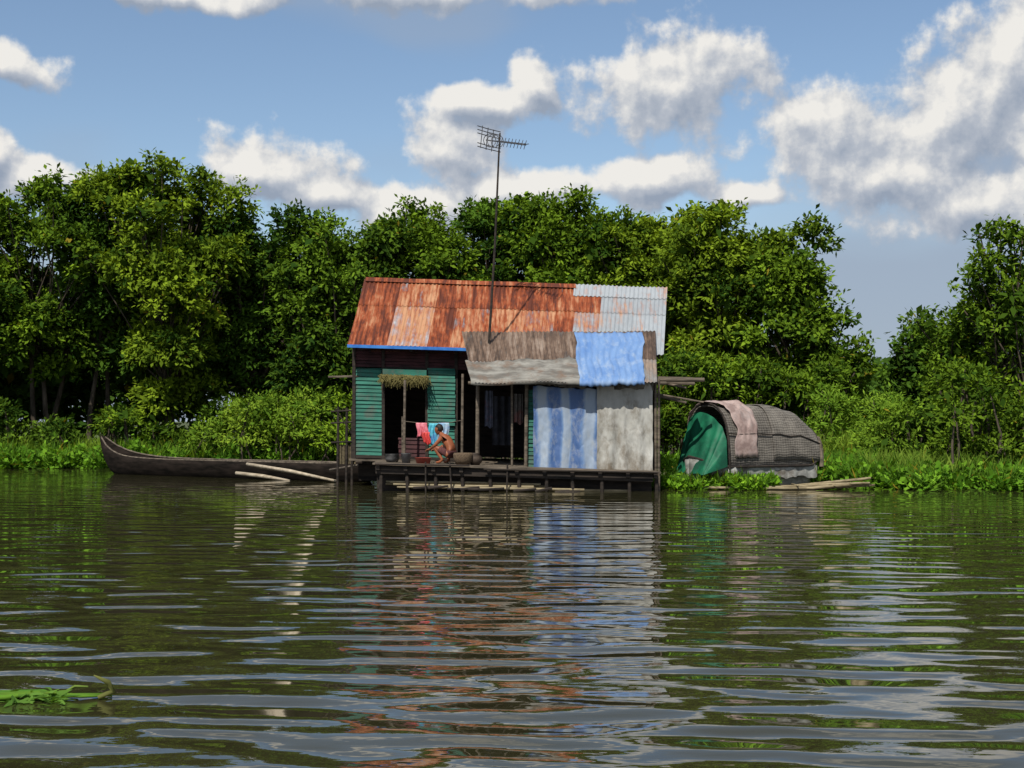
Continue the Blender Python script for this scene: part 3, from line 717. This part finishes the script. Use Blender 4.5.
# bamboo raft
rf = empty("bamboo_raft"); mb = MB()
for k in range(9):
    y = 30.95+.09*k; x0 = 5.5+rng.normal(0, .35); x1 = 7.5+rng.normal(0, .3)
    mb.tube([(x0, y+.1+rng.normal(0, .1), .03), ((x0+x1)/2, y, .04), (x1, y-.1*k*.3, .05+.10*rng.random())], [.03,.036,.028], 8)
mb.tube([(6.2, 31.5, .05), (7.80, 30.9, .26)], [.04, .028], 8); mb.tube([(4.0, 31.05, .05), (6.4, 30.9, .03)], .028, 8); mb.tube([(6.6, 31.2, .10), (7.75, 30.8, .16)], [.03, .022], 8)
mb.tube([(4.9, 30.95, .04), (7.1, 31.1, .10)], .022, 8)
for x in (6.2, 7.0): mb.tube([(x, 30.8, .1), (x+.03, 31.7, .1)], .02, 6)
mb.build("poles", BAMBOO, rf, smooth=True)

# ------------------------------------------------------------------ laundry
cl = empty("clothesline"); mb = MB()
mb.tube([(-2.42, 31.4, 1.50), (-1.9, 31.4, 1.44), (-1.35, 31.4, 1.47), (-1.08, 31.25, 1.52)], .008, 5)
mb.tube([(-2.42, 31.42, .55), (-2.42, 31.4, 1.6)], .02, 6)
mb.build("line", WOOD, cl)
def cloth(name, x0, x1, z0, z1, c1, c2, c3, y=31.39, ph=0):
    mb = MB(); mb.grid(lambda a, b_: Vector((x0+(x1-x0)*a+.02*math.sin(b_*5+ph), y+.03*math.sin(a*17+ph)*(1.1-b_), z0+(z1-z0)*b_+.03*math.sin(a*6+ph)*(1-b_))), 20, 12)
    mb.build(name, clothmat(name, c1, c2, c3, (12,12,12)), cl, smooth=True, solid=.004)
cloth("pink_shirt", -2.10, -1.86, 1.13, 1.46, (.55,.12,.16), (.75,.25,.3), (.6,.1,.12))
cloth("blue_towel", -1.84, -1.64, .98, 1.45, (.05,.32,.45), (.12,.5,.6), (.1,.2,.5), ph=2)
cloth("teal_shirt", -1.63, -1.40, 1.05, 1.46, (.08,.25,.5), (.2,.45,.6), (.5,.5,.55), ph=4)
cloth("red_cloth", -1.97, -1.80, 1.0, 1.25, (.5,.04,.04), (.65,.08,.07), (.4,.03,.03), y=31.34, ph=1)

def lathe(name, loc, prof, mat):
    mb = MB(); n = 20
    vs = [(loc[0]+r*math.cos(2*math.pi*k/n), loc[1]+r*math.sin(2*math.pi*k/n), loc[2]+z) for r, z in prof for k in range(n)]
    mb._add(vs, [(j*n+k, j*n+(k+1)%n, (j+1)*n+(k+1)%n, (j+1)*n+k) for j in range(len(prof)-1) for k in range(n)])
    return mb.build(name, mat, smooth=True)
lathe("wicker_basket", (-1.06, 30.7, .555), [(0,.01),(.14,0),(.2,.1),(.21,.22),(.19,.26),(.17,.24),(.17,.06),(0,.05)], pmat("wicker", (.06,.04,.028), (.14,.10,.06), (30,30,30), .9, .004))
CLAY = pmat("clay", (.03,.022,.018), (.07,.05,.036), (8,8,8), .7)
jar = [(0,.01),(.1,0),(.17,.1),(.18,.2),(.1,.3),(.12,.33),(.1,.32),(.08,.3),(.14,.2),(0,.1)]
lathe("clay_jar", (-.80, 30.85, .545), [(r*.9, z*.8) for r, z in jar], CLAY)
bk = [(0,.01),(.11,0),(.14,.25),(.15,.26),(.13,.25),(.10,.03),(0,.03)]
lathe("bucket", (-2.3, 30.9, .59), [(r*.8, z*.8) for r, z in bk], pmat("bucket_plastic", (.08,.08,.09), (.16,.16,.16), (6,6,6), .4))
lathe("washing_basin", (-1.92, 30.75, .58), [(r*1.3, z*.5) for r, z in bk], pmat("basin_plastic", (.26,.05,.04), (.36,.08,.06), (6,6,6), .4))
lathe("cooking_pot", (-2.62, 31.1, .60), [(0,.01),(.12,0),(.16,.08),(.15,.17),(.16,.18),(.13,.17),(.12,.04),(0,.03)], pmat("sooty_pot", (.02,.02,.02), (.10,.10,.10), (9,9,9), .4))

# ------------------------------------------------------------------ crouching man
man = empty("man")
def skinned(name, verts, edges, radii, mat, sub=2, root=0):
    me = bpy.data.meshes.new(name); me.from_pydata(verts, edges, []); me.materials.append(mat)
    ob = bpy.data.objects.new(name, me); scene.collection.objects.link(ob); ob.parent = man
    sk = ob.modifiers.new("skin", 'SKIN'); sk.use_smooth_shade = True
    sv = me.skin_vertices[0].data if me.skin_vertices else None
    if sv is None:
        bpy.context.view_layer.objects.active = ob
        bpy.ops.object.select_all(action='DESELECT'); ob.select_set(True); bpy.ops.mesh.customdata_skin_add(); sv = me.skin_vertices[0].data
    for i, r in enumerate(radii): sv[i].radius = r if hasattr(r, '__len__') else (r, r); sv[i].use_root = (i == root)
    ss = ob.modifiers.new("sub", 'SUBSURF'); ss.levels = sub; ss.render_levels = sub
    return ob
V = [(-.12,0,.22),(-.13,0,.36),(-.05,0,.50),(.05,0,.60),(.14,0,.68),(.20,0,.74)]
Rr = [(.14,.12),(.12,.11),(.14,.11),(.13,.10),(.052,.052),(.055,.055)]
E = [(0,1),(1,2),(2,3),(3,4),(4,5)]
for s in (-1, 1):
    o = len(V)
    V += [(.05,.17*s,.60),(.20,.23*s,.42),(.38,.14*s,.34),(.42,.12*s,.33)]; Rr += [.055,.042,.028,.03]; E += [(3,o),(o,o+1),(o+1,o+2),(o+2,o+3)]
    w_ = o+3
    for k in range(5):
        o2 = len(V); dy = (k-2)*.017
        V += [(.45+.02*(k != 0), .12*s+dy, .325), (.485+.012*(k in (2,3)), .12*s+dy*1.3, .30), (.495, .12*s+dy*1.4, .275)]; Rr += [.010,.009,.007]; E += [(w_,o2),(o2,o2+1),(o2+1,o2+2)]
    o = len(V)
    V += [(-.08,.11*s,.22),(.26,.19*s,.43),(.03,.15*s,.09),(.10,.16*s,.035),(.20,.17*s,.025)]; Rr += [.09,.062,.038,.035,.028]; E += [(0,o),(o,o+1),(o+1,o+2),(o+2,o+3),(o+3,o+4)]
skinned("body", V, E, Rr, SKIN)
skinned("shorts", [(-.13,0,.25),(-.08,.11,.225),(.15,.165,.36),(-.08,-.11,.225),(.15,-.165,.36),(-.13,0,.33)], [(0,1),(1,2),(0,3),(3,4),(0,5)], [(.155,.135),.105,.085,.105,.085,(.135,.12)], pmat("shorts_cloth", (.05,.02,.02), (.12,.04,.04), (20,20,20), .9))
def ellips(mb, c, r, nu=24, nv=16, fn=None):
    def g(a, b_):
        th = 2*math.pi*a; ph = math.pi*b_
        v = Vector((math.sin(ph)*math.cos(th), math.sin(ph)*math.sin(th), math.cos(ph)))
        k = fn(v) if fn else 1
        return Vector(c)+Vector((v.x*r[0]*k, v.y*r[1]*k, v.z*r[2]*k))
    mb.grid(g, nu, nv)
hc = (.235, 0, .80)
mb = MB(); ellips(mb, hc, (.098,.078,.12), fn=lambda v: 1+(.18*math.exp(-((v.y/.18)**2+((v.z+.12)/.22)**2)) if v.x > 0 else 0)-(.06*math.exp(-((abs(v.y)-.35)/.15)**2-((v.z-.1)/.12)**2) if v.x > 0 else 0))
for s in (-1, 1): ellips(mb, (hc[0]-.01, .08*s, hc[2]-.005), (.018,.01,.03), 8, 6)
mb.build("head", SKIN, man, smooth=True)
mb = MB()
for s in (-1, 1): ellips(mb, (hc[0]+.082, .03*s, hc[2]+.012), (.010,.013,.008), 8, 6)
ellips(mb, (hc[0]+.09, 0, hc[2]-.06), (.008,.022,.006), 8, 6); mb.build("eyes_and_mouth", HAIR, man, smooth=True)
mb = MB(); ellips(mb, (hc[0]-.016, 0, hc[2]+.022), (.105,.086,.115), fn=lambda v: (1.03+.03*fb(v.x*6, v.y*6, v.z*6)) if (v.z > .25 or v.x < -.1) and v.z > -.5 else .8); mb.build("hair", HAIR, man, smooth=True)
man.location = (-1.42, 31.0, .575); man.rotation_euler = (0, 0, R(150)); man.scale = (.92,)*3

# ------------------------------------------------------------------ world: sky + clouds
w = bpy.data.worlds.new("World"); scene.world = w; w.use_nodes = True
try: w.cycles.sampling_method = 'NONE'
except Exception: pass
nt = w.node_tree; bg = nt.nodes["Background"]; STR = .115
SUN_EL = 52.0; SUN_AZ = 200.0
sky = N(nt, "ShaderNodeTexSky", sky_type='NISHITA'); sky.sun_disc = False; sky.sun_elevation = R(SUN_EL); sky.sun_rotation = R(SUN_AZ)
sky.air_density = 1.0; sky.dust_density = .4; sky.ozone_density = 2.0
grp = bpy.data.node_groups.new("cloud_density", 'ShaderNodeTree')
grp.interface.new_socket("P", in_out='INPUT', socket_type='NodeSocketVector'); grp.interface.new_socket("D", in_out='OUTPUT', socket_type='NodeSocketFloat')
gi = grp.nodes.new("NodeGroupInput"); go = grp.nodes.new("NodeGroupOutput")
def VM(t, op, a, b_=None, c_=None):
    n = t.nodes.new("ShaderNodeVectorMath"); n.operation = op
    for i, v in enumerate((a, b_, c_)):
        if v is None: continue
        if isinstance(v, (tuple, list)): n.inputs[i].default_value = v
        else: t.links.new(v, n.inputs[i])
    return n
def MM(t, op, a, b_=None, c_=None, clamp=False):
    n = t.nodes.new("ShaderNodeMath"); n.operation = op; n.use_clamp = clamp
    for i, v in enumerate((a, b_, c_)):
        if v is None: continue
        if isinstance(v, (int, float)): n.inputs[i].default_value = v
        else: t.links.new(v, n.inputs[i])
    return n.outputs[0]
blobs = [(668,82,80,46),(482,102,46,16),(524,84,22,20),(455,160,38,40),(402,206,54,22),(520,190,70,22),(640,182,58,20),
 (262,168,58,28),(318,196,50,16),(60,182,56,16),(0,66,44,16),(-8,160,22,22),(832,142,58,48),(965,116,96,48),(1020,60,58,50),(905,182,90,28),(1000,200,80,32),(735,192,34,12),(1110,140,80,80),(-130,120,80,50),(150,-10,120,12),(420,-12,160,14)]
def noise2(t, vec, scale, detail, rough=.5):
    n = t.nodes.new("ShaderNodeTexNoise"); n.noise_dimensions = '2D'; setin(n, Scale=scale, Detail=detail, Roughness=rough); t.links.new(vec, n.inputs["Vector"]); return n
n1 = noise2(grp, gi.outputs[0], 1.1, 1.0)
off = VM(grp, 'SUBTRACT', n1.outputs["Color"], (.5,.5,.5)).outputs[0]
p = VM(grp, 'MULTIPLY_ADD', off, (.5,.3,0), gi.outputs[0]).outputs[0]
cur = None
for (bx, by, rx, ry) in blobs:
    a = math.atan((bx-512)/F); e_ = math.atan((HY-by)/F*math.cos(a))
    cx, cy = a*14.22, e_*14.22; ix, iy = 100/(rx*1.35), 100/(ry*1.35)
    l = VM(grp, 'LENGTH', VM(grp, 'MULTIPLY_ADD', p, (ix, iy, 0), (-cx*ix, -cy*iy, 0)).outputs[0]).outputs["Value"]
    cur = l if cur is None else MM(grp, 'SMOOTH_MIN', cur, l, .2)
bl = MM(grp, 'MAXIMUM', MM(grp, 'SUBTRACT', 1.0, cur), -1.2)
n3 = noise2(grp, gi.outputs[0], .34, 1.0)
sp = grp.nodes.new("ShaderNodeSeparateXYZ"); grp.links.new(gi.outputs[0], sp.inputs[0])
ox = MM(grp, 'SUBTRACT', MM(grp, 'ABSOLUTE', sp.outputs[0]), 6.5, clamp=True); oy = MM(grp, 'SUBTRACT', sp.outputs[1], 4.6, clamp=True)
om = MM(grp, 'MAXIMUM', ox, oy)
gen = MM(grp, 'SUBTRACT', MM(grp, 'MULTIPLY', MM(grp, 'SUBTRACT', n3.outputs["Fac"], .50), 4.0), MM(grp, 'MULTIPLY', MM(grp, 'SUBTRACT', 1.0, om), 3.0))
bl = MM(grp, 'MAXIMUM', bl, MM(grp, 'MINIMUM', gen, .9))
n2 = noise2(grp, gi.outputs[0], 1.8, 7.0, .56)
D = MM(grp, 'MULTIPLY_ADD', MM(grp, 'SUBTRACT', n2.outputs["Fac"], .5), 1.75, bl)
grp.links.new(D, go.inputs[0])
tc = N(nt, "ShaderNodeTexCoord"); s3 = N(nt, "ShaderNodeSeparateXYZ"); nt.links.new(tc.outputs["Generated"], s3.inputs[0])
az = MM(nt, 'ARCTAN2', s3.outputs[0], s3.outputs[1]); elv = MM(nt, 'ARCSINE', s3.outputs[2])
az14 = MM(nt, 'MULTIPLY', az, 14.22)
cb_ = N(nt, "ShaderNodeCombineXYZ"); nt.links.new(az14, cb_.inputs[0]); nt.links.new(MM(nt, 'MULTIPLY', elv, 14.22), cb_.inputs[1])
g1 = N(nt, "ShaderNodeGroup"); g1.node_tree = grp; nt.links.new(cb_.outputs[0], g1.inputs[0])
g2 = N(nt, "ShaderNodeGroup"); g2.node_tree = grp; nt.links.new(VM(nt, 'ADD', cb_.outputs[0], (-.09,.16,0)).outputs[0], g2.inputs[0])
d1 = g1.outputs[0]; d2 = g2.outputs[0]
al = N(nt, "ShaderNodeMapRange", interpolation_type='SMOOTHSTEP'); setin(al, **{"From Min": -.08, "From Max": .36}); nt.links.new(d1, al.inputs["Value"])
lit = MM(nt, 'MULTIPLY_ADD', MM(nt, 'SUBTRACT', d1, d2), .9, .58, clamp=True)
cr = N(nt, "ShaderNodeValToRGB"); e = cr.color_ramp.elements
e[0].position = .1; e[0].color = (.32,.38,.48,1); e[1].position = .95; e[1].color = (.90,.88,.84,1); x = e.new(.5); x.color = (.49,.53,.60,1)
nt.links.new(lit, cr.inputs[0])
sc = VM(nt, 'SCALE', cr.outputs[0]); sc.inputs["Scale"].default_value = .95/STR
ve = noise2(nt, VM(nt, 'MULTIPLY', cb_.outputs[0], (.6,1.5,1)).outputs[0], .45, 3.0)
el14 = MM(nt, 'MULTIPLY', elv, 14.22)
low = MM(nt, 'MULTIPLY', MM(nt, 'MAXIMUM', MM(nt, 'SUBTRACT', az14, 1.4), 0.), -.38)
hz = N(nt, "ShaderNodeMapRange", interpolation_type='SMOOTHSTEP'); setin(hz, **{"From Min": .6, "From Max": 2.8, "To Min": .9, "To Max": 0.}); nt.links.new(MM(nt, 'MULTIPLY_ADD', MM(nt, 'SUBTRACT', ve.outputs["Fac"], .5), -3.0, MM(nt, 'ADD', el14, low)), hz.inputs["Value"])
v2 = N(nt, "ShaderNodeMapRange", interpolation_type='SMOOTHSTEP'); setin(v2, **{"From Min": 3.9, "From Max": 4.4, "To Min": 0., "To Max": .45}); nt.links.new(MM(nt, 'MULTIPLY_ADD', MM(nt, 'SUBTRACT', ve.outputs["Fac"], .5), 2.5, el14), v2.inputs["Value"])
hf = MM(nt, 'MAXIMUM', hz.outputs[0], v2.outputs[0])
mh = N(nt, "ShaderNodeMix", data_type='RGBA'); nt.links.new(hf, mh.inputs[0]); nt.links.new(sky.outputs[0], mh.inputs[6]); mh.inputs[7].default_value = (.33/STR, .40/STR, .51/STR, 1)
mx = N(nt, "ShaderNodeMix", data_type='RGBA'); nt.links.new(al.outputs[0], mx.inputs[0]); nt.links.new(mh.outputs[2], mx.inputs[6]); nt.links.new(sc.outputs[0], mx.inputs[7])
nt.links.new(mx.outputs[2], bg.inputs["Color"]); bg.inputs["Strength"].default_value = STR

# ------------------------------------------------------------------ sun
sd = bpy.data.lights.new("sun", 'SUN'); sd.energy = 5.0; sd.angle = R(.5); sd.color = (1, .95, .85)
so = bpy.data.objects.new("sun", sd); scene.collection.objects.link(so)
dirv = Vector((math.sin(R(SUN_AZ))*math.cos(R(SUN_EL)), math.cos(R(SUN_AZ))*math.cos(R(SUN_EL)), math.sin(R(SUN_EL))))
so.rotation_euler = dirv.to_track_quat('Z', 'Y').to_euler(); so.location = (0, 0, 30)

cam = bpy.data.cameras.new("camera"); co = bpy.data.objects.new("camera", cam); scene.collection.objects.link(co)
co.location = (0, 0, H); co.rotation_euler = (R(90), 0, 0); cam.lens = 50; cam.sensor_width = 36; cam.shift_y = (HY-384)/1024; cam.clip_end = 5000
scene.camera = co
scene.view_settings.view_transform = 'Standard'; scene.view_settings.look = 'None'; scene.view_settings.exposure = 0
